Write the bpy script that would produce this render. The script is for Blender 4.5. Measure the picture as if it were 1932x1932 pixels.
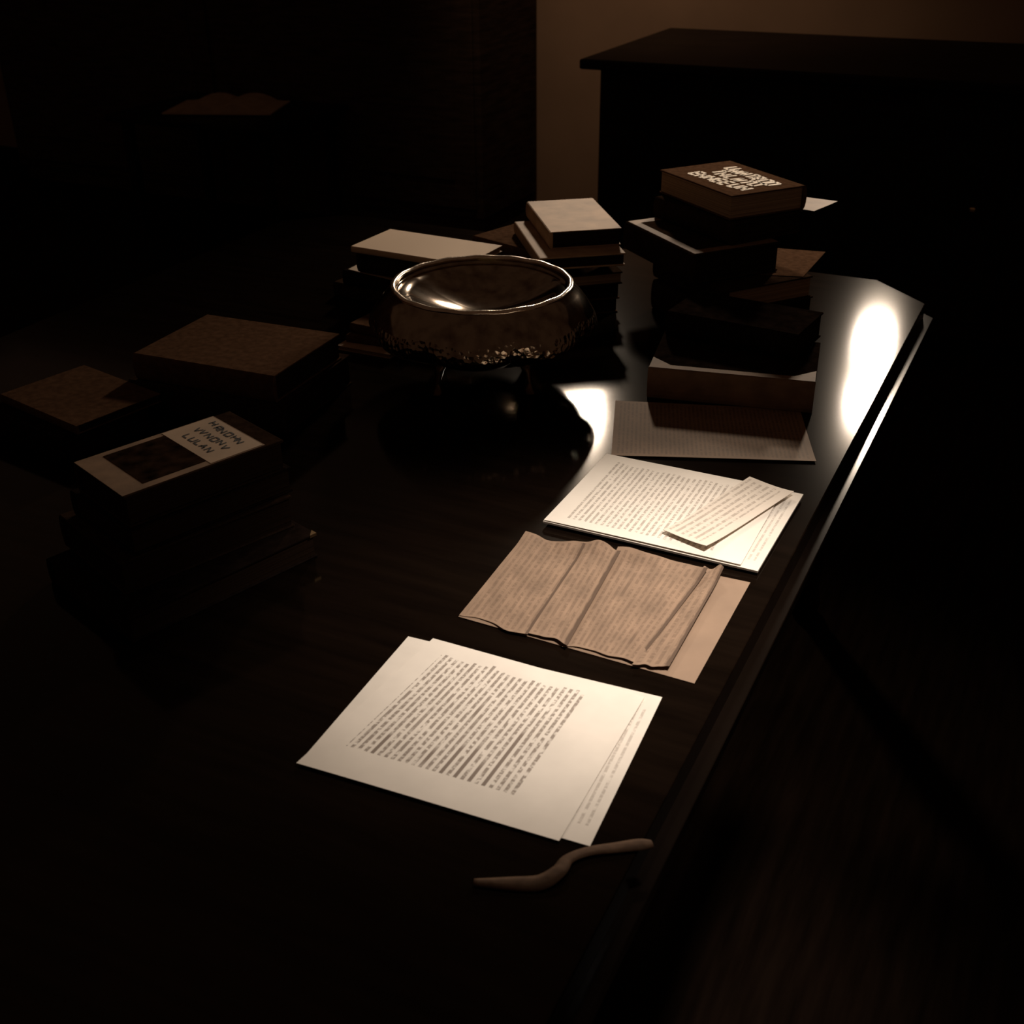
import bpy, bmesh, math, random
from mathutils import Vector, Matrix
random.seed(7)
for o in list(bpy.data.objects): bpy.data.objects.remove(o)
sc = bpy.context.scene
COL = sc.collection
TZ = 0.75                       # height of the table top above the floor

# ------------------------------------------------------------------ camera
HEAD, PITCH, ROLL, FPX = math.radians(26.2), math.radians(29.0), math.radians(0.7), 2200.0
F = Vector((0, math.cos(PITCH), -math.sin(PITCH))); Rr = Vector((1, 0, 0)); D = F.cross(Rr)
R2 = Rr * math.cos(ROLL) + D * math.sin(ROLL); D2 = D * math.cos(ROLL) - Rr * math.sin(ROLL)
M3 = Matrix((R2, -D2, -F)).transposed()
cam = bpy.data.cameras.new('camera'); cam_o = bpy.data.objects.new('camera', cam); COL.objects.link(cam_o)
cam_o.matrix_world = Matrix.Translation((0, 0, TZ + 0.7656)) @ Matrix.Rotation(HEAD, 4, 'Z') @ M3.to_4x4()
cam.sensor_width = 36; cam.lens = 36 * FPX / 1932
cam.dof.use_dof = True; cam.dof.focus_distance = 1.65; cam.dof.aperture_fstop = 9
cam.clip_start = 0.05
sc.camera = cam_o

# ------------------------------------------------------------------ world, lamps, exposure
w = bpy.data.worlds.new('world'); sc.world = w; w.use_nodes = True
w.node_tree.nodes['Background'].inputs[0].default_value = (1.0, 0.55, 0.33, 1)
w.node_tree.nodes['Background'].inputs[1].default_value = 0.03
def spot(name, loc, target, watts, radius, angle, blend, col):
    l = bpy.data.lights.new(name, 'SPOT'); o = bpy.data.objects.new(name, l); COL.objects.link(o)
    o.location = loc; l.energy = watts; l.shadow_soft_size = radius; l.color = col
    l.spot_size = math.radians(angle); l.spot_blend = blend
    o.rotation_euler = (Vector(target) - Vector(loc)).to_track_quat('-Z', 'Y').to_euler()
    return o
WARM = (1.0, 0.82, 0.63)
spot('hanging_lamp_light', (-1.655, 3.975, TZ + 1.167), (-0.60, 1.45, TZ), 125, 0.09, 56, 0.9, WARM)
for dz in (0.60, 0.80):        # two bulbs, one above the other
    spot('standing_lamp_light', (-0.515, 3.72, TZ + dz), (-0.40, 1.25, TZ), 50, 0.055, 46, 0.9, WARM)
spot('pendant_lamp_light', (-0.13, 1.20, TZ + 0.80), (-0.36, 1.09, TZ), 44, 0.05, 60, 1.0, (1.0, 0.885, 0.785))
spot('wall_fill_light', (-2.15, 4.2, 2.3), (-1.75, 5.4, 0.55), 26, 0.06, 80, 1.0, (1.0, 0.72, 0.5))  # unseen spot added to brighten the back wall
sc.view_settings.view_transform = 'Standard'; sc.view_settings.look = 'None'
sc.view_settings.exposure = 0.0; sc.view_settings.gamma = 1.0; sc.view_settings.use_curve_mapping = False

# ------------------------------------------------------------------ materials
def mat(name, col, rough=0.6, metal=0.0, var=0.25, scale=18, bump=0.15, stretch=(1, 1, 1), spec=0.5, vor=0.0):
    m = bpy.data.materials.new(name); m.use_nodes = True; nt = m.node_tree; N = nt.nodes; L = nt.links
    b = N['Principled BSDF']; b.inputs['Roughness'].default_value = rough; b.inputs['Metallic'].default_value = metal
    b.inputs['Specular IOR Level'].default_value = spec
    tc = N.new('ShaderNodeTexCoord'); mp = N.new('ShaderNodeMapping'); mp.inputs['Scale'].default_value = stretch
    L.new(tc.outputs['Object'], mp.inputs[0])
    n = N.new('ShaderNodeTexNoise'); n.inputs['Scale'].default_value = scale; n.inputs['Detail'].default_value = 6
    L.new(mp.outputs[0], n.inputs['Vector'])
    r = N.new('ShaderNodeValToRGB')
    r.color_ramp.elements[0].position = 0.3; r.color_ramp.elements[1].position = 0.7
    r.color_ramp.elements[0].color = (*[c * (1 - var) for c in col], 1)
    r.color_ramp.elements[1].color = (*[min(1, c * (1 + var)) for c in col], 1)
    L.new(n.outputs['Fac'], r.inputs[0]); L.new(r.outputs[0], b.inputs['Base Color'])
    if bump:
        bp = N.new('ShaderNodeBump'); bp.inputs['Strength'].default_value = bump; bp.inputs['Distance'].default_value = 0.002
        L.new(n.outputs['Fac'], bp.inputs['Height']); L.new(bp.outputs[0], b.inputs['Normal'])
    return m

def page_edge(name, col):
    m = bpy.data.materials.new(name); m.use_nodes = True; nt = m.node_tree; N = nt.nodes; L = nt.links
    b = N['Principled BSDF']; b.inputs['Roughness'].default_value = 0.9; b.inputs['Specular IOR Level'].default_value = 0.0
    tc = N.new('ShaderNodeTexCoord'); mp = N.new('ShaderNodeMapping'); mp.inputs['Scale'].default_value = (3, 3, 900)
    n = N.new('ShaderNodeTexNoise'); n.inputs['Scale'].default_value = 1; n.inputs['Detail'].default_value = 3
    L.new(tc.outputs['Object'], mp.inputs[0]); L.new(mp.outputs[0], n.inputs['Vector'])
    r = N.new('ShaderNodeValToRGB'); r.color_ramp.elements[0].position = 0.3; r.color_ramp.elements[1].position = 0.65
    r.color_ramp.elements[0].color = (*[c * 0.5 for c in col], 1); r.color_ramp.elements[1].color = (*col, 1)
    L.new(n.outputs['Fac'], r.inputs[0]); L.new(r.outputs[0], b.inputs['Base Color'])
    return m

def text_mat(name, paper, ink, lines, u0, u1, v0, v1, words=46, duty=0.42, dark=0.75, strikes=0.0, seed=0.0, age=0.12, edge_shade=0.0):
    """printed lines: u runs along a line of writing, v across the lines (UV in 0..1)"""
    m = bpy.data.materials.new(name); m.use_nodes = True; nt = m.node_tree; N = nt.nodes; L = nt.links
    b = N['Principled BSDF']; b.inputs['Roughness'].default_value = 0.75; b.inputs['Specular IOR Level'].default_value = 0.25
    def math_(op, a, c=None, clamp=False):
        n = N.new('ShaderNodeMath'); n.operation = op; n.use_clamp = clamp
        for i, x in enumerate((a, c)):
            if x is None: continue
            if isinstance(x, (int, float)): n.inputs[i].default_value = x
            else: L.new(x, n.inputs[i])
        return n.outputs[0]
    def noise(vec, scale, detail=2):
        n = N.new('ShaderNodeTexNoise'); n.inputs['Scale'].default_value = scale; n.inputs['Detail'].default_value = detail
        L.new(vec, n.inputs['Vector']); return n.outputs['Fac']
    tc = N.new('ShaderNodeTexCoord'); sp = N.new('ShaderNodeSeparateXYZ'); L.new(tc.outputs['UV'], sp.inputs[0])
    u, v = sp.outputs[0], sp.outputs[1]
    vl = math_('MULTIPLY', v, lines); row = math_('FLOOR', vl); fr = math_('FRACT', vl)
    inrow = math_('MULTIPLY', math_('GREATER_THAN', fr, 0.5 - duty / 2), math_('LESS_THAN', fr, 0.5 + duty / 2))
    cb = N.new('ShaderNodeCombineXYZ'); L.new(math_('MULTIPLY', u, words), cb.inputs[0]); L.new(math_('ADD', math_('MULTIPLY', row, 7.31), seed), cb.inputs[1])
    L.new(math_('MULTIPLY', fr, 1.2), cb.inputs[2])
    wn = noise(cb.outputs[0], 1.0, 3)
    word = math_('MULTIPLY', math_('SUBTRACT', wn, 0.36), 6.0, True)
    # ragged line ends
    cr = N.new('ShaderNodeCombineXYZ'); L.new(math_('ADD', math_('MULTIPLY', row, 3.77), seed), cr.inputs[0])
    rag = math_('MULTIPLY', noise(cr.outputs[0], 1.0, 0), 0.10)
    mk = math_('MULTIPLY', math_('GREATER_THAN', u, u0), math_('LESS_THAN', math_('ADD', u, rag), u1 + 0.05))
    mk = math_('MULTIPLY', mk, math_('MULTIPLY', math_('GREATER_THAN', v, v0), math_('LESS_THAN', v, v1)))
    inkf = math_('MULTIPLY', math_('MULTIPLY', math_('MULTIPLY', inrow, word), mk), dark)
    if strikes:
        cs = N.new('ShaderNodeCombineXYZ'); L.new(math_('MULTIPLY', u, 2.4), cs.inputs[0]); L.new(math_('ADD', math_('MULTIPLY', row, 5.13), seed + 9), cs.inputs[1])
        sn = noise(cs.outputs[0], 1.0, 1)
        st = math_('MULTIPLY', math_('MULTIPLY', math_('SUBTRACT', sn, 0.72 - strikes), 14.0, True), mk)
        st = math_('MULTIPLY', st, math_('MULTIPLY', math_('GREATER_THAN', fr, 0.22), math_('LESS_THAN', fr, 0.74)))
        inkf = math_('MAXIMUM', inkf, math_('MULTIPLY', st, min(1.0, dark + 0.12)))
    an = noise(tc.outputs['UV'], 5.0, 5)
    r = N.new('ShaderNodeValToRGB'); r.color_ramp.elements[0].position = 0.3; r.color_ramp.elements[1].position = 0.7
    r.color_ramp.elements[0].color = (*[c * (1 - age) for c in paper], 1); r.color_ramp.elements[1].color = (*paper, 1)
    L.new(an, r.inputs[0])
    if edge_shade:   # shade of the gap between strips, painted along the long edge
        en = math_('ADD', v, math_('MULTIPLY', math_('SUBTRACT', noise(tc.outputs['UV'], 9.0, 3), 0.5), edge_shade * 0.9))
        inkf = math_('MAXIMUM', inkf, math_('MULTIPLY', math_('MULTIPLY', math_('SUBTRACT', en, 1.0 - edge_shade), 3.0 / edge_shade, True), 0.85))
    mx = N.new('ShaderNodeMix'); mx.data_type = 'RGBA'; L.new(inkf, mx.inputs['Factor']); L.new(r.outputs[0], mx.inputs['A'])
    mx.inputs['B'].default_value = (*ink, 1); L.new(mx.outputs['Result'], b.inputs['Base Color'])
    return m

WOOD = (0.005, 0.0028, 0.0017)
M = dict(
    table=mat('polished_dark_wood', WOOD, 0.095, 0, 0.35, 6, 0.0, (1, 9, 1), 0.2),
    wood=mat('dark_wood', (0.010, 0.006, 0.004), 0.5, 0, 0.4, 8, 0.1, (1, 1, 7), 0.1),
    floor=mat('floor_boards', (0.012, 0.007, 0.0045), 0.9, 0, 0.4, 5, 0.1, (9, 1, 1), 0.0),
    wall=mat('plaster_wall', (0.30, 0.19, 0.12), 0.9, 0, 0.08, 3, 0.1, (1, 1, 1), 0.1),
    cupboard=mat('black_stained_wood', (0.05, 0.03, 0.02), 0.7, 0, 0.4, 8, 0.1, (1, 1, 7), 0.0),
    leather=mat('black_leather', (0.013, 0.008, 0.006), 0.75, 0, 0.4, 60, 0.25, (1, 1, 1), 0.0),
    cloth=mat('brown_book_cloth', (0.085, 0.045, 0.026), 0.85, 0, 0.25, 90, 0.2, (1, 1, 1), 0.0),
    dkcloth=mat('dark_book_cloth', (0.028, 0.016, 0.010), 0.85, 0, 0.3, 90, 0.2, (1, 1, 1), 0.0),
    tan=mat('tan_paper_cover', (0.42, 0.28, 0.18), 0.7, 0, 0.2, 26, 0.1, (1, 1, 1), 0.2),
    palecover=mat('pale_paper', (0.42, 0.29, 0.19), 0.7, 0, 0.12, 20, 0.1),
    vellum=mat('pale_vellum', (0.22, 0.135, 0.08), 0.7, 0, 0.25, 30, 0.15, (1, 1, 1), 0.2),
    pages=page_edge('page_edges', (0.42, 0.29, 0.19)),
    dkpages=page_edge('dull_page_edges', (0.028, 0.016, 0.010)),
    ink=mat('black_ink', (0.012, 0.008, 0.006), 0.7, 0, 0.2, 40, 0),
    picture=mat('dark_cover_picture', (0.022, 0.012, 0.007), 0.9, 0, 0.8, 45, 0, (1, 1, 1), 0.0),
    gilt=mat('pale_lettering', (0.78, 0.62, 0.45), 0.6, 0, 0.15, 60, 0),
    brass=mat('brass', (0.75, 0.52, 0.28), 0.3, 1, 0.1, 30, 0.05),
    ribbon=mat('silk_ribbon', (0.085, 0.048, 0.028), 0.8, 0, 0.2, 120, 0.2, (1, 1, 1), 0.1),
    bead=mat('polished_moulding', (0.005, 0.003, 0.002), 0.12, 0, 0.2, 10, 0.0, (1, 1, 1), 0.35),
)

M['table'].node_tree.nodes['Principled BSDF'].inputs['Specular Tint'].default_value = (1.0, 0.80, 0.60, 1)
# ------------------------------------------------------------------ helpers
def link(name, bm, m, parent=None, smooth=False):
    me = bpy.data.meshes.new(name); bm.normal_update(); bm.to_mesh(me); bm.free()
    me.materials.append(m if not isinstance(m, str) else M[m])
    if smooth:
        for p in me.polygons: p.use_smooth = True
    o = bpy.data.objects.new(name, me); COL.objects.link(o)
    if parent: o.parent = parent
    return o
def tag(o, label, cat, group=None):
    o['label'] = label; o['category'] = cat
    if group: o['group'] = group
    return o
def thing(name, label, cat, loc, rz=0, group=None):
    o = bpy.data.objects.new(name, None); COL.objects.link(o); o.empty_display_size = 0.05
    o.location = loc; o.rotation_euler = (0, 0, rz)
    return tag(o, label, cat, group)
def box(bm, x0, x1, y0, y1, z0, z1):
    v = [bm.verts.new((x, y, z)) for z in (z0, z1) for y in (y0, y1) for x in (x0, x1)]
    for f in ((0, 2, 3, 1), (4, 5, 7, 6), (0, 1, 5, 4), (1, 3, 7, 5), (3, 2, 6, 7), (2, 0, 4, 6)):
        bm.faces.new([v[i] for i in f])
def bbox(x0, x1, y0, y1, z0, z1, bev=0.0, seg=1):
    bm = bmesh.new(); box(bm, x0, x1, y0, y1, z0, z1)
    if bev: bmesh.ops.bevel(bm, geom=bm.edges[:], offset=bev, segments=seg, profile=0.5, affect='EDGES')
    return bm
def prism(bm, pts, z0, z1):
    a = [bm.verts.new((x, y, z0)) for x, y in pts]; b = [bm.verts.new((x, y, z1)) for x, y in pts]; n = len(pts)
    bm.faces.new(a[::-1]); bm.faces.new(b)
    for i in range(n): bm.faces.new((a[i], a[(i + 1) % n], b[(i + 1) % n], b[i]))
def structure(o): o['kind'] = 'structure'; return o

# ------------------------------------------------------------------ the room
structure(link('floor', bbox(-6.5, 3.0, -1.0, 5.4, -0.05, 0), 'floor'))
structure(link('wall_back', bbox(-6.5, 3.0, 5.4, 5.5, 0, 2.9), 'wall'))
structure(link('wall_left', bbox(-6.6, -6.5, -1.0, 5.5, 0, 2.9), 'wall'))

# ------------------------------------------------------------------ library table
def table():
    t = thing('library_table', 'long dark polished library table with clipped corners under the papers and books', 'table', (0, 0, 0))
    x0, x1, y0, y1, c = -1.78, -0.238, 0.12, 2.46, 0.115
    def outline(e):
        k = c + e * 0.41
        return [(x0 - e + k, y0 - e), (x1 + e - k, y0 - e), (x1 + e, y0 - e + k), (x1 + e, y1 + e - k), (x1 + e - k, y1 + e), (x0 - e + k, y1 + e), (x0 - e, y1 + e - k), (x0 - e, y0 - e + k)]
    bm = bmesh.new(); prism(bm, outline(0), TZ - 0.030, TZ)
    bmesh.ops.bevel(bm, geom=[e for e in bm.edges if abs(e.verts[0].co.z - TZ) < 1e-5 and abs(e.verts[1].co.z - TZ) < 1e-5], offset=0.002, segments=2, profile=0.5, affect='EDGES')
    link('table_top', bm, 'table', t)
    # rounded moulding under the top, standing a little proud of it
    bm = bmesh.new(); prof = [(-0.03, TZ - 0.0305), (0.0170, TZ - 0.0305), (0.0180, TZ - 0.0315), (0.0180, TZ - 0.046), (0.0155, TZ - 0.050), (-0.03, TZ - 0.052)]
    rings = [[bm.verts.new((x, y, z)) for x, y in outline(e)] for e, z in prof]
    for a, b in zip(rings, rings[1:] + rings[:1]):
        for i in range(8): bm.faces.new((a[i], b[i], b[(i + 1) % 8], a[(i + 1) % 8]))
    bmesh.ops.recalc_face_normals(bm, faces=bm.faces[:])
    link('edge_moulding', bm, 'bead', t, False)
    bm = bmesh.new(); box(bm, x0 + 0.08, x1 - 0.08, y0 + 0.08, y1 - 0.08, TZ - 0.13, TZ - 0.052)
    link('apron', bm, 'wood', t)
    for sx in (x0 + 0.15, x1 - 0.15):
        for sy in (y0 + 0.15, y1 - 0.15):
            bm = bmesh.new(); segs = 16
            pr = [(0.030, 0.0), (0.034, 0.03), (0.026, 0.07), (0.030, 0.25), (0.040, 0.45), (0.030, 0.52), (0.042, 0.55), (0.042, TZ - 0.13)]
            rg = [[bm.verts.new((sx + r * math.cos(2 * math.pi * k / segs), sy + r * math.sin(2 * math.pi * k / segs), z)) for k in range(segs)] for r, z in pr]
            for a, b in zip(rg, rg[1:]):
                for k in range(segs): bm.faces.new((a[k], a[(k + 1) % segs], b[(k + 1) % segs], b[k]))
            bm.faces.new(rg[0][::-1]); bm.faces.new(rg[-1])
            link('leg', bm, 'wood', t, True)
table()

# ------------------------------------------------------------------ dark furniture behind
def sideboard():
    t = thing('sideboard', 'broad dark wooden sideboard with overhanging top against the dim back wall', 'sideboard', (-1.72, 4.08, 0))
    H = TZ + 0.16
    link('top', bbox(0, 2.3, 0, 0.98, H - 0.035, H, 0.008, 2), 'wood', t)
    link('body', bbox(0.065, 2.2, 0.05, 0.94, 0.06, H - 0.035), 'wood', t)
    for i in range(3):
        x = 0.14 + i * 0.69
        d = link('door', bbox(x, x + 0.64, 0.035, 0.05, 0.12, H - 0.08, 0.004), 'wood', t)
        link('knob', bbox(x + 0.56, x + 0.58, 0.015, 0.035, 0.5, 0.52, 0.006, 2), 'brass', d)
    link('plinth', bbox(0.13, 2.17, 0.11, 0.90, 0, 0.06), 'wood', t)
sideboard()
def cupboard():
    t = thing('tall_cupboard', 'tall black wooden cupboard beside the dimly lit strip of wall', 'cupboard', (-5.41, 4.78, 0))
    link('body', bbox(0, 2.92, 0.02, 0.60, 0.08, 2.3), 'cupboard', t)
    link('plinth', bbox(0.02, 2.90, 0.04, 0.58, 0, 0.08), 'cupboard', t)
    for x in (0.03, 1.475):
        d = link('door', bbox(x, x + 1.415, 0, 0.02, 0.12, 2.22, 0.004), 'cupboard', t)
        link('door_panel', bbox(x + 0.1, x + 1.315, -0.008, 0, 0.25, 2.08, 0.003), 'cupboard', d)
    link('cornice', bbox(-0.04, 2.96, -0.04, 0.60, 2.3, 2.38, 0.015, 2), 'cupboard', t)
cupboard()
def side_table():
    t = thing('side_table', 'small dark side table far back in the shadows on the left', 'side table', (-3.62, 4.45, 0))
    link('top', bbox(-0.45, 0.45, -0.32, 0.32, 0.52, 0.55, 0.006, 2), 'wood', t)
    for x in (-0.4, 0.36):
        for y in (-0.27, 0.23): link('leg', bbox(x, x + 0.04, y, y + 0.04, 0, 0.52), 'wood', t)
    b = thing('open_book', 'open book barely visible in the dark upper left of the photo', 'book', (-3.62, 4.45, 0.55), math.radians(20))
    link('cover', bbox(-0.27, 0.27, -0.18, 0.18, 0, 0.006, 0.002), 'leather', b)
    for s in (-1, 1):
        bm = bmesh.new(); n = 8; rows = []
        for i in range(n + 1):
            u = i / n; x = s * 0.25 * u; z = 0.012 + 0.035 * math.sin(math.pi * min(1, u * 1.15 + 0.12)) ** 0.8
            rows.append([bm.verts.new((x, y, zz)) for y, zz in ((-0.165, 0.006), (-0.165, z), (0.165, z), (0.165, 0.006))])
        for a, c in zip(rows, rows[1:]):
            for k in range(4): bm.faces.new((a[k], a[(k + 1) % 4], c[(k + 1) % 4], c[k]))
        bm.faces.new(rows[0]); bm.faces.new(rows[-1][::-1]); bmesh.ops.recalc_face_normals(bm, faces=bm.faces[:])
        link('page_block', bm, 'palecover', b, False)
side_table()

# ------------------------------------------------------------------ books
def lettering(bm, cx, cy, z, cw, ch, n, ang=0.0, seed=1):
    """a row of n timeworn, unreadable capital-like marks built from strokes"""
    rnd = random.Random(seed); ca, sa = math.cos(ang), math.sin(ang); s = ch * 0.25
    def stroke(x0, y0, x1, y1):
        dx, dy = x1 - x0, y1 - y0; l = math.hypot(dx, dy) or 1; nx, ny = -dy / l * s / 2, dx / l * s / 2
        pts = [(x0 + nx, y0 + ny), (x0 - nx, y0 - ny), (x1 - nx, y1 - ny), (x1 + nx, y1 + ny)]
        v = [bm.verts.new((cx + a * ca - b * sa, cy + a * sa + b * ca, z)) for a, b in pts]; bm.faces.new(v)
    for k in range(n):
        ca, sa = math.cos(ang + rnd.uniform(-0.12, 0.12)), math.sin(ang + rnd.uniform(-0.12, 0.12))
        x = (k - n / 2) * cw + rnd.uniform(-0.12, 0.12) * cw; a, b = x + cw * 0.14, x + cw * 0.80; h = ch / 2
        m = (a + b) / 2; kind = rnd.choice('AONTEVRLHOU')
        if kind in 'NHKRELI' and kind != 'I': stroke(a, -h, a, h)
        if kind == 'A' or kind == 'V':
            q = h if kind == 'A' else -h
            stroke(a, -q, m, q); stroke(m, q, b, -q)
            if kind == 'A': stroke(a, -h * 0.3, b, -h * 0.3)
        if kind == 'O': stroke(a, -h, a, h); stroke(b, -h, b, h); stroke(a, h, b, h); stroke(a, -h, b, -h)
        if kind == 'N': stroke(a, h, b, -h); stroke(b, -h, b, h)
        if kind in 'TI': stroke(m, -h, m, h)
        if kind == 'T': stroke(a, h, b, h)
        if kind == 'S': stroke(a, h, b, h); stroke(a, h, a, 0); stroke(a, 0, b, 0); stroke(b, 0, b, -h); stroke(a, -h, b, -h)
        if kind == 'E': stroke(a, h, b, h); stroke(a, 0, b, 0); stroke(a, -h, b, -h)
        if kind == 'R': stroke(a, h, b, h); stroke(b, h, b, 0); stroke(a, 0, b, 0); stroke(a, 0, b, -h)
        if kind == 'L': stroke(a, -h, b, -h)
        if kind == 'K': stroke(a, 0, b, h); stroke(a, 0, b, -h)
        if kind == 'U': stroke(a, -h, a, h); stroke(b, -h, b, h); stroke(a, -h, b, -h)
        if kind == 'H': stroke(b, -h, b, h); stroke(a, 0, b, 0)
def plate(x0, x1, y0, y1, z, t=0.0004): return bbox(x0, x1, y0, y1, z, z + t)

def book(label, c, rz, L, W, z0, z1, cover='dkcloth', pages='dkpages', spine=-1, group=None, spine_mat=None, board=0.003, name='book', over=0.003, tilt=(0, 0)):
    """closed book lying flat: x along the spine, spine on the side y = spine*W/2"""
    t = thing(name, label, 'book', (c[0], c[1], TZ + z0), math.radians(rz), group)
    t.rotation_euler = (math.radians(tilt[0]), math.radians(tilt[1]), math.radians(rz))
    h = z1 - z0; hl, hw = L / 2, W / 2
    t_top = link('front_board', bbox(-hl, hl, -hw, hw, h - board, h, min(0.0011, board * 0.35), 2), cover, t)
    link('back_board', bbox(-hl, hl, -hw, hw, 0, board, min(0.0011, board * 0.35), 1), cover, t)
    ya, yb = (-hw + 0.002, hw - over) if spine < 0 else (-hw + over, hw - 0.002)
    link('page_block', bbox(-hl + over, hl - over, ya, yb, board, h - board), pages, t)
    bm = bmesh.new(); n = 8; rows = []
    for i in range(n + 1):
        a = -math.pi / 2 + math.pi * i / n; y = spine * (hw - 0.0005 + min(0.006, h * 0.14) * math.cos(a)); z = h / 2 + (h / 2 - 0.0002) * math.sin(a)
        yi = spine * (hw - 0.004)
        rows.append([bm.verts.new(p) for p in ((-hl, y, z), (hl, y, z), (hl, yi, min(max(z, 0.0006), h - 0.0006)), (-hl, yi, min(max(z, 0.0006), h - 0.0006)))])
    for a, b in zip(rows, rows[1:]):
        for k in range(4): bm.faces.new((a[k], a[(k + 1) % 4], b[(k + 1) % 4], b[k]))
    bm.faces.new(rows[0]); bm.faces.new(rows[-1][::-1]); bmesh.ops.recalc_face_normals(bm, faces=bm.faces[:])
    link('spine', bm, spine_mat or cover, t, False)
    return t, t_top, h

# ---- stack at the left with the framed picture cover
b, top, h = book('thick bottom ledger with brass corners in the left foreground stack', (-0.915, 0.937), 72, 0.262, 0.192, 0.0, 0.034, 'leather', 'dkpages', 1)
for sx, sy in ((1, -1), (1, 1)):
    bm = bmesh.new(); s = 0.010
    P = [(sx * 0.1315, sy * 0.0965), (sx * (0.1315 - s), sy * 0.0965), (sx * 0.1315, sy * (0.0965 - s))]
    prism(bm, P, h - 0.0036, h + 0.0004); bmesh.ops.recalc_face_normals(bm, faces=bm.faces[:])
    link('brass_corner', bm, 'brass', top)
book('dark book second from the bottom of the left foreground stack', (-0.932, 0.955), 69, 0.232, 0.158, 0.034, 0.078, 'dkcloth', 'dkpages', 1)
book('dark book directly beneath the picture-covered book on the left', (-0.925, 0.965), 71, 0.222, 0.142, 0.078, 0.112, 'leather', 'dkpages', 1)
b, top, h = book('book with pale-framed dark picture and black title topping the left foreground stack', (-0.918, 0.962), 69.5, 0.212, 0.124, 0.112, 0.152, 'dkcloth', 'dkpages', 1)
link('cover_paper', plate(-0.106, 0.082, -0.058, 0.062, h), 'vellum', top)
link('title_panel', plate(0.008, 0.080, -0.056, 0.060, h + 0.0004), 'palecover', top)
link('cover_picture', plate(-0.074, 0.008, -0.046, 0.052, h + 0.0005), 'picture', top)
bm = bmesh.new()
for k, (x, n) in enumerate(((0.066, 6), (0.046, 6), (0.027, 5))): lettering(bm, x, 0.004, h + 0.0011, 0.0135, 0.0095, n, math.radians(-90), 57 + 4 * k)
link('title', bm, 'ink', top)

# ---- dim books further left
book('large timeworn brown book lying nearly flat left of the silver bowl', (-1.180, 1.405), 3, 0.262, 0.196, 0.052, 0.096, 'cloth', 'dkpages', -1)
book('dark bigger book under the timeworn brown book left of the bowl', (-1.185, 1.412), 5, 0.285, 0.215, 0.0, 0.052, 'dkcloth', 'dkpages', -1)
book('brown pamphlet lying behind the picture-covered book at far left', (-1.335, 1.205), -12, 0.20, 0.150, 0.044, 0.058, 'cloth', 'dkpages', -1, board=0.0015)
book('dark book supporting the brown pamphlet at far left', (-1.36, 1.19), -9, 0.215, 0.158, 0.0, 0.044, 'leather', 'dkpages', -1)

# ---- little books left of the bowl
book('small pale pamphlet at the bottom of the little pile touching the bowl shadow', (-1.108, 1.708), 0, 0.112, 0.108, 0.0, 0.008, 'tan', 'pages', 1, board=0.001)
book('tiny brown book in the middle of the little pile left of the bowl', (-1.110, 1.722), 3, 0.100, 0.085, 0.008, 0.022, 'cloth', 'dkpages', -1, board=0.0015)
book('tiny dark book topping the little pile left of the bowl', (-1.106, 1.728), -4, 0.095, 0.080, 0.022, 0.040, 'cloth', 'dkpages', -1, board=0.0015)

# ---- stack behind the bowl at the left
book('dark thick book at the bottom of the stack behind the bowl at left', (-1.20, 1.985), -6, 0.255, 0.18, 0.0, 0.030, 'dkcloth', 'dkpages', -1)
book('dark book below the protruding pale sheet behind the bowl', (-1.185, 1.98), -3, 0.235, 0.17, 0.030, 0.060, 'leather', 'dkpages', -1)
book('dark book between the pale sheet and the printed booklet behind the bowl', (-1.145, 1.965), -4, 0.235, 0.15, 0.0625, 0.108, 'dkcloth', 'dkpages', -1)
M['booklet_print'] = text_mat('booklet_print', (0.72, 0.53, 0.37), (0.06, 0.035, 0.022), 16, 0.03, 0.97, 0.02, 0.98, 30, 0.25, 0.35, 0.0, 3.0, 0.2)
b, top, h = book('pale printed booklet on top of the stack behind the bowl', (-1.132, 1.938), -3, 0.262, 0.136, 0.108, 0.120, 'booklet_print', 'pages', -1, board=0.0012)

# ---- middle stack
book('dark book at the very bottom of the middle stack right behind the bowl', (-0.915, 2.085), -48, 0.24, 0.165, 0.0, 0.030, 'cloth', 'dkpages', -1)
book('brown book second from the bottom of the middle stack', (-0.905, 2.09), -52, 0.24, 0.160, 0.030, 0.062, 'cloth', 'dkpages', -1)
book('dark book third from the bottom of the middle stack', (-0.90, 2.08), -50, 0.240, 0.160, 0.062, 0.086, 'dkcloth', 'pages', -1)
book('brown book jutting out leftwards from the middle stack', (-0.965, 2.10), -18, 0.225, 0.150, 0.086, 0.112, 'cloth', 'pages', -1)
book('pale-edged book just under the top book of the middle stack', (-0.883, 2.055), -54, 0.258, 0.162, 0.112, 0.136, 'tan', 'dkpages', -1, board=0.003)
book('small tan paperback on top of the middle stack', (-0.892, 2.098), -54, 0.232, 0.136, 0.136, 0.168, 'tan', 'dkpages', -1, board=0.0014)

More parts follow.
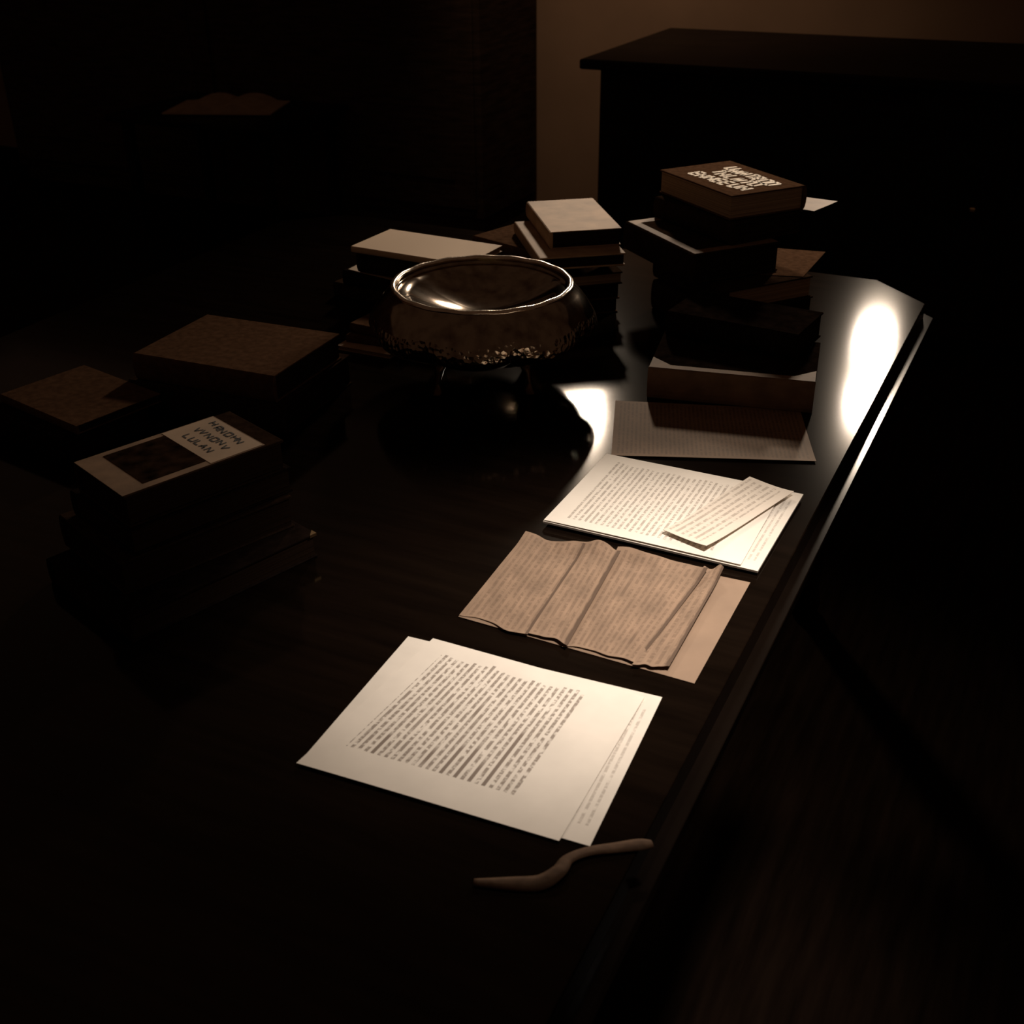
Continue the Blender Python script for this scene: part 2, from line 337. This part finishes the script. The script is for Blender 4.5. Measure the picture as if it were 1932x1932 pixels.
# ---- right rear stack
book('dark wide book at the bottom of the tall right-hand stack', (-0.568, 2.115), -34, 0.24, 0.19, 0.0, 0.058, 'dkcloth', 'dkpages', -1)
book('brown-edged book second from the bottom of the tall right-hand stack', (-0.572, 2.12), -38, 0.24, 0.19, 0.058, 0.098, 'dkcloth', 'pages', -1)
b, top, h = book('dark book with pale bordered cover midway up the tall right-hand stack', (-0.640, 2.128), -40, 0.25, 0.185, 0.100, 0.155, 'dkcloth', 'dkpages', -1)
bm = bmesh.new(); e0, e1 = 0.022, 0.003
for (a, b_, c_, d_) in ((-0.122, 0.122, -0.0895, -0.0735), (-0.122, 0.122, 0.0735, 0.0895), (-0.122, -0.102, -0.0735, 0.0735), (0.102, 0.122, -0.0735, 0.0735)):
    box(bm, a, b_, c_, d_, h, h + 0.0004)
link('cover_border', bm, 'vellum', top)
book('dark book just beneath the titled book of the tall right-hand stack', (-0.610, 2.19), -34, 0.236, 0.165, 0.156, 0.196, 'dkcloth', 'dkpages', -1)
b, top, h = book('brown book with large pale lettering on top of the tall right-hand stack', (-0.612, 2.205), -38, 0.238, 0.166, 0.1975, 0.242, 'cloth', 'pages', 1)
bm = bmesh.new()
for k, (y, n) in enumerate(((0.040, 7), (0.002, 6), (-0.036, 7))): lettering(bm, 0.012, y, h + 0.0005, 0.0235, 0.028, n, 0, 31 + k)
link('title', bm, 'gilt', top)

# ---- right front pile
b, top, h = book('dark half-bound book with pale spine and corners at the front of the right pile', (-0.464, 1.792), 10.5, 0.264, 0.178, 0.0, 0.054, 'leather', 'dkpages', -1, spine_mat='vellum')
link('spine_wrap', plate(-0.131, 0.131, -0.089, -0.074, h), 'vellum', top)
for sx in (-1, 1):
    bm = bmesh.new(); prism(bm, [(sx * 0.131, -0.074), (sx * 0.098, -0.074), (sx * 0.131, -0.044)], h, h + 0.0004); bmesh.ops.recalc_face_normals(bm, faces=bm.faces[:])
    link('board_corner', bm, 'vellum', top)
book('dark book lying on the half-bound book in the right pile', (-0.478, 1.880), -6, 0.232, 0.125, 0.054, 0.098, 'leather', 'dkpages', -1)

# ------------------------------------------------------------------ papers
def sheet(name, label, P, z, m, curl=0.0, rough=0.0006, nu=24, nv=32, group=None, edge=None, thick=0.0005, seed=1, bulge=None, cat='paper'):
    """P: four table-plane corners: far-left, far-right, near-right, near-left. UV u: near -> far, v: left -> right"""
    rnd = random.Random(seed)
    ph = [rnd.uniform(0, 6.28) for _ in range(6)]
    cx = sum(p[0] for p in P) / 4; cy = sum(p[1] for p in P) / 4
    bm = bmesh.new(); uvl = bm.loops.layers.uv.new('UVMap'); G = []
    for i in range(nu + 1):
        row = []
        for j in range(nv + 1):
            u, v = i / nu, j / nv                       # u near->far, v left->right
            uu = u
            if edge: uu = u + (edge(v, 0) * (1 - u) + edge(v, 1) * u)
            nl, nr, fl, fr = Vector(P[3]), Vector(P[2]), Vector(P[0]), Vector(P[1])
            p = (nl * (1 - v) + nr * v) * (1 - uu) + (fl * (1 - v) + fr * v) * uu
            zz = rough * (1 + math.sin(5 * u + ph[0]) * math.sin(4 * v + ph[1])) + curl * ((2 * u - 1) ** 4 * 0.5 + (2 * v - 1) ** 4 * 0.5)
            if bulge: zz += bulge(u, v)
            row.append(bm.verts.new((p.x - cx, p.y - cy, zz)))
        G.append(row)
    for i in range(nu):
        for j in range(nv):
            f = bm.faces.new((G[i][j], G[i][j + 1], G[i + 1][j + 1], G[i + 1][j]))
            for lp, (a, b) in zip(f.loops, ((i, j), (i, j + 1), (i + 1, j + 1), (i + 1, j))): lp[uvl].uv = (a / nu, b / nv)
    o = link(name, bm, m, None, False)
    o.location = (cx, cy, TZ + z)
    sm = o.modifiers.new('thickness', 'SOLIDIFY'); sm.thickness = thick; sm.offset = -1 if False else 1
    return tag(o, label, cat, group)

CREAM, INK = (0.84, 0.76, 0.66), (0.10, 0.055, 0.032)
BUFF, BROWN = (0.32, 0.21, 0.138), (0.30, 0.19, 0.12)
M['typed'] = text_mat('typed_page', CREAM, INK, 36, 0.17, 0.90, 0.10, 0.78, 60, 0.50, 0.68, 0.125, 1.3, 0.10)
M['typed2'] = text_mat('typed_page_fine', CREAM, INK, 34, 0.08, 0.90, 0.09, 0.86, 75, 0.46, 0.50, 0.0, 4.1, 0.06)
M['blank'] = text_mat('page_under', CREAM, INK, 40, 0.1, 0.9, 0.90, 0.97, 60, 0.4, 0.35, 0.0, 2.2, 0.14)
M['slip'] = text_mat('slip_print', (0.74, 0.65, 0.55), INK, 7, 0.04, 0.96, 0.05, 0.80, 50, 0.45, 0.42, 0.0, 6.2, 0.08)
M['buff'] = text_mat('buff_print', BUFF, (0.07, 0.04, 0.025), 40, 0.03, 0.97, 0.0, 1.0, 60, 0.45, 0.5, 0.0, 8.2, 0.3)
M['buff_blank'] = mat('buff_paper', (0.26, 0.17, 0.11), 0.8, 0, 0.12, 14, 0.05)
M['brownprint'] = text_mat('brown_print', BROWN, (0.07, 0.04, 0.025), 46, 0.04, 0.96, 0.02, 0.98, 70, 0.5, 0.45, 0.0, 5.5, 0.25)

# near sheets
sheet('paper_sheet', 'cream page mostly hidden beneath the crossed-out typescript, showing at its right edge', [(-0.589, 0.926), (-0.291, 0.943), (-0.278, 0.714), (-0.578, 0.698)], 0.0003, 'blank', 0.0, 0.0003, seed=3)
sheet('typescript_page', 'cream typescript page with heavily crossed-out lines nearest the camera', [(-0.560, 0.932), (-0.307, 0.933), (-0.305, 0.707), (-0.578, 0.692)], 0.0022, 'typed', 0.0, 0.0005, seed=4)
# middle sheets
def torn(amp, s):
    r = random.Random(s); p = [r.uniform(0, 6.28) for _ in range(3)]
    return lambda v, end: amp * (0.6 * math.sin(4 * v + p[0] + end) + 0.3 * math.sin(9 * v + p[1] + 2 * end) + 0.08 * math.sin(19 * v + p[2]))
sheet('backing_sheet', 'buff backing sheet under the torn printed strips, bare along its right side', [(-0.566, 1.188), (-0.269, 1.200), (-0.268, 0.980), (-0.556, 0.985)], 0.0003, 'buff_blank', 0, 0.0003, seed=5)
def strip(label, x0f, x1f, x0n, x1n, yf, yn, z, s, lines, lift, edge_shade):
    m = text_mat('strip_print_%d' % s, BUFF, (0.07, 0.04, 0.025), lines, 0.02, 0.98, 0.06, 0.96, 62, 0.5, 0.36, 0.03, s * 2.7, 0.35, edge_shade)
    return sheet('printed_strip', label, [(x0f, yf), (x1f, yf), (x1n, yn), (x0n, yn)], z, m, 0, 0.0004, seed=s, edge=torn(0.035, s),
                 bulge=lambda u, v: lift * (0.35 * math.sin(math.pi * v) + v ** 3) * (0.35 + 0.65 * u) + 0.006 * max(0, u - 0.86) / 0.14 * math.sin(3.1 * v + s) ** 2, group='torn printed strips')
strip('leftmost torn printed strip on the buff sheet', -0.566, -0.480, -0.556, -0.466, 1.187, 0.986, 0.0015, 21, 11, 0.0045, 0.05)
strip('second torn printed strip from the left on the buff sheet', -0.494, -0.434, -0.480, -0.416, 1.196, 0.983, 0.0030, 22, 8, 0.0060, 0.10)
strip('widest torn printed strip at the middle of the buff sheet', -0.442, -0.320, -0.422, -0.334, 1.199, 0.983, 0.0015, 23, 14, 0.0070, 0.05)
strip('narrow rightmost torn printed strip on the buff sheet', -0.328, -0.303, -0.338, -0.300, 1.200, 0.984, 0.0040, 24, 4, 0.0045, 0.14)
# bright sheet
sheet('paper_sheet', 'cream page under the bright typescript page, its blank margin showing', [(-0.553, 1.441), (-0.263, 1.441), (-0.266, 1.220), (-0.556, 1.222)], 0.004, M['blank'], 0, 0.0004, thick=0.0028, seed=7)
sheet('typescript_page', 'brightest typescript page with fine even lines, in the middle of the row', [(-0.553, 1.441), (-0.290, 1.440), (-0.288, 1.222), (-0.555, 1.223)], 0.0085, 'typed2', 0, 0.0005, seed=8)
sheet('paper_slip', 'narrow printed slip laid askew across the right end of the bright typescript page', [(-0.342, 1.452), (-0.274, 1.430), (-0.336, 1.232), (-0.400, 1.252)], 0.0108, 'slip', 0, 0.0005, nv=8, seed=9, bulge=lambda u, v: 0.004 * (1 - u) ** 6 * 1.2 + 0.0025 * v ** 4)
# brown sheet by the right pile
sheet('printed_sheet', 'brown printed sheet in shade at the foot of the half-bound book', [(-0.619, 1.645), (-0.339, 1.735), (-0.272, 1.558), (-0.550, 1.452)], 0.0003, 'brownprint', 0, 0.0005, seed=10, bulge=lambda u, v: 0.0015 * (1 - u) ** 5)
# loose sheets sticking out of stacks
sheet('paper_sheet', 'pale sheet poking out of the stack behind the bowl', [(-1.295, 2.00), (-1.150, 1.985), (-1.156, 1.878), (-1.297, 1.906)], 0.0600, 'palecover', 0, 0.0004, seed=12, thick=0.0012)
sheet('paper_sheet', 'small pale slip sticking out right under the titled book', [(-0.52, 2.298), (-0.422, 2.286), (-0.446, 2.196), (-0.54, 2.215)], 0.1962, 'vellum', 0, 0.0002, seed=13)
sheet('paper_sheet', 'dull brown sheet drooping out of the right side of the tall stack', [(-0.60, 2.255), (-0.432, 2.280), (-0.434, 2.106), (-0.545, 2.078)], 0.0982, 'cloth', 0, 0.0003, seed=14)

# ------------------------------------------------------------------ ribbon near the table edge
def ribbon():
    pts = [(-0.352, 0.632), (-0.322, 0.644), (-0.300, 0.655), (-0.290, 0.672), (-0.289, 0.690), (-0.277, 0.707), (-0.256, 0.722), (-0.238, 0.734), (-0.229, 0.741)]
    zs = [0.002, 0.0025, 0.003, 0.005, 0.003, 0.002, 0.002, 0.0025, 0.001]
    wd = [0.004, 0.007, 0.008, 0.007, 0.006, 0.006, 0.0065, 0.0065, 0.004]
    bm = bmesh.new(); rows = []
    def cr(a, b, c, d, t): return 0.5 * ((2 * b) + (c - a) * t + (2 * a - 5 * b + 4 * c - d) * t * t + (3 * b - a - 3 * c + d) * t ** 3)
    n = len(pts); samp = []
    for i in range(n - 1):
        for k in range(5):
            t = k / 5; ix = [max(0, i - 1), i, i + 1, min(n - 1, i + 2)]
            samp.append([cr(*[q[j] for j in ix], t) for q in ([p[0] for p in pts], [p[1] for p in pts], zs, wd)])
    samp.append([pts[-1][0], pts[-1][1], zs[-1], wd[-1]])
    for i, s in enumerate(samp):
        a = samp[max(0, i - 1)]; b = samp[min(len(samp) - 1, i + 1)]
        d = Vector((b[0] - a[0], b[1] - a[1])).normalized(); nrm = Vector((-d.y, d.x)); tw = 0.12 * math.sin(i * 0.2)
        rows.append([bm.verts.new((s[0] + nrm.x * s[3] * k, s[1] + nrm.y * s[3] * k, s[2] + s[3] * k * tw + 0.0015 * (1 - k * k))) for k in (-1, -0.33, 0.33, 1)])
    for a, b in zip(rows, rows[1:]):
        for k in range(3): bm.faces.new((a[k], a[k + 1], b[k + 1], b[k]))
    bmesh.ops.recalc_face_normals(bm, faces=bm.faces[:])
    o = link('ribbon', bm, 'ribbon', None, True); o.location = (0, 0, TZ)
    sm = o.modifiers.new('thickness', 'SOLIDIFY'); sm.thickness = 0.0006
    tag(o, 'narrow curling brown ribbon lying by the table edge nearest the camera', 'ribbon')
ribbon()

# ------------------------------------------------------------------ silver bowl
def silver(name, chased):
    m = bpy.data.materials.new(name); m.use_nodes = True; nt = m.node_tree; N = nt.nodes; L = nt.links
    b = N['Principled BSDF']; b.inputs['Metallic'].default_value = 1; b.inputs['Roughness'].default_value = 0.16 if chased else 0.10
    tc = N.new('ShaderNodeTexCoord'); n = N.new('ShaderNodeTexNoise'); n.inputs['Scale'].default_value = 40; n.inputs['Detail'].default_value = 4
    L.new(tc.outputs['Object'], n.inputs['Vector'])
    r = N.new('ShaderNodeValToRGB'); r.color_ramp.elements[0].color = (0.17, 0.115, 0.078, 1); r.color_ramp.elements[1].color = (0.40, 0.32, 0.24, 1)
    r.color_ramp.elements[0].position = 0.25; r.color_ramp.elements[1].position = 0.6
    L.new(n.outputs['Fac'], r.inputs[0]); L.new(r.outputs[0], b.inputs['Base Color'])
    bp = N.new('ShaderNodeBump'); bp.inputs['Distance'].default_value = 0.003
    if chased:
        v = N.new('ShaderNodeTexVoronoi'); v.inputs['Scale'].default_value = 120; L.new(tc.outputs['Object'], v.inputs['Vector'])
        L.new(v.outputs['Distance'], bp.inputs['Height']); bp.inputs['Strength'].default_value = 0.9
    else:
        n2 = N.new('ShaderNodeTexNoise'); n2.inputs['Scale'].default_value = 22; L.new(tc.outputs['Object'], n2.inputs['Vector'])
        L.new(n2.outputs['Fac'], bp.inputs['Height']); bp.inputs['Strength'].default_value = 0.05
    L.new(bp.outputs[0], b.inputs['Normal'])
    return m
M['foot_metal'] = mat('dark_foot_metal', (0.10, 0.06, 0.035), 0.3, 1, 0.3, 60, 0.1)  # feet get a darker metal than the bowl
M['rim_silver'] = mat('bright_silver_rim', (0.80, 0.68, 0.55), 0.2, 1, 0.2, 50, 0.6)
M['silver'] = silver('tarnished_silver', False); M['chased'] = silver('chased_silver', True)
def bowl():
    t = thing('silver_bowl', 'lobed silver bowl on small feet with chased lower bulge, in the middle of the table', 'bowl', (-0.862, 1.650, TZ), 0)
    SEG = 192; NL = 8
    def surf(name, prof, m, parent, lobe, close=False):
        bm = bmesh.new(); rings = []
        for r, z, k in prof:
            ring = []
            for i in range(SEG):
                a = 2 * math.pi * i / SEG; ph = math.radians(70)
                lb = abs(math.cos((a + ph) * NL / 2)) ** 0.55 - 0.62
                rr = r * (1 + lobe * k * lb); zz = z - 0.010 * max(0, k) * lb * lobe / 0.07
                ring.append(bm.verts.new((rr * math.cos(a), rr * math.sin(a), zz)))
            rings.append(ring)
        for a, b in zip(rings, rings[1:]):
            for i in range(SEG): bm.faces.new((a[i], a[(i + 1) % SEG], b[(i + 1) % SEG], b[i]))
        if close: bm.faces.new(rings[-1])
        bmesh.ops.recalc_face_normals(bm, faces=bm.faces[:])
        return link(name, bm, m, parent, True)
    # outside: upper shoulder, chased bulge, underside
    surf('shoulder', [(0.1500, 0.1640, 0), (0.1525, 0.160, 0.05), (0.1590, 0.153, 0.15), (0.1680, 0.143, 0.3), (0.1760, 0.132, 0.5), (0.1810, 0.123, 0.7)], 'silver', t, 0.07)
    surf('chased_bulge', [(0.1810, 0.123, 0.7), (0.1850, 0.114, 0.85), (0.1865, 0.106, 1), (0.1850, 0.098, 1), (0.1800, 0.091, 1), (0.1720, 0.085, 0.9)], 'chased', t, 0.07)
    surf('underside', [(0.1720, 0.085, 0.9), (0.150, 0.074, 0.7), (0.125, 0.062, 0.4), (0.10, 0.052, 0.1), (0.05, 0.046, 0), (0.002, 0.045, 0)], 'silver', t, 0.07, True)
    # inside
    dish = [(0.1420, 0.1640, 0), (0.1425, 0.160, 0.05), (0.1415, 0.157, 0.1), (0.1360, 0.1555, 0.12)] + [(r, 0.117 + 2.4 * r * r, 0.15 * (r / 0.14) ** 2) for r in (0.126, 0.118, 0.106, 0.094, 0.08, 0.066, 0.052, 0.038, 0.024, 0.012, 0.003)]
    surf('bowl_interior', dish, 'silver', t, 0.06, True)
    # rolled rim
    bm = bmesh.new(); n = 10; rings = []
    for k in range(n):
        a = 2 * math.pi * k / n
        rings.append([bm.verts.new(((0.146 + 0.0052 * math.cos(a)) * math.cos(q), (0.146 + 0.0052 * math.cos(a)) * math.sin(q), 0.1645 + 0.0045 * math.sin(a) + 0.0006 * math.sin(NL * q * 2))) for q in [2 * math.pi * i / 128 for i in range(128)]])
    for k in range(n):
        a, b = rings[k], rings[(k + 1) % n]
        for i in range(128): bm.faces.new((a[i], a[(i + 1) % 128], b[(i + 1) % 128], b[i]))
    bmesh.ops.recalc_face_normals(bm, faces=bm.faces[:])
    link('rim', bm, 'rim_silver', t, True)
    # feet
    for k in range(4):
        a = math.radians(-63.8 + 45 + 90 * k); ca, sa = math.cos(a), math.sin(a)
        bm = bmesh.new(); rg = []
        for (r, z, s) in ((0.094, 0.058, 0.012), (0.102, 0.040, 0.008), (0.107, 0.020, 0.005), (0.106, 0.009, 0.008), (0.109, 0.004, 0.011), (0.109, 0.0, 0.010)):
            rg.append([bm.verts.new((r * ca + s * math.cos(q), r * sa + s * math.sin(q), z)) for q in [2 * math.pi * i / 12 for i in range(12)]])
        for x, y in zip(rg, rg[1:]):
            for i in range(12): bm.faces.new((x[i], x[(i + 1) % 12], y[(i + 1) % 12], y[i]))
        bm.faces.new(rg[0]); bm.faces.new(rg[-1][::-1]); bmesh.ops.recalc_face_normals(bm, faces=bm.faces[:])
        link('foot', bm, 'foot_metal', t, True)
bowl()
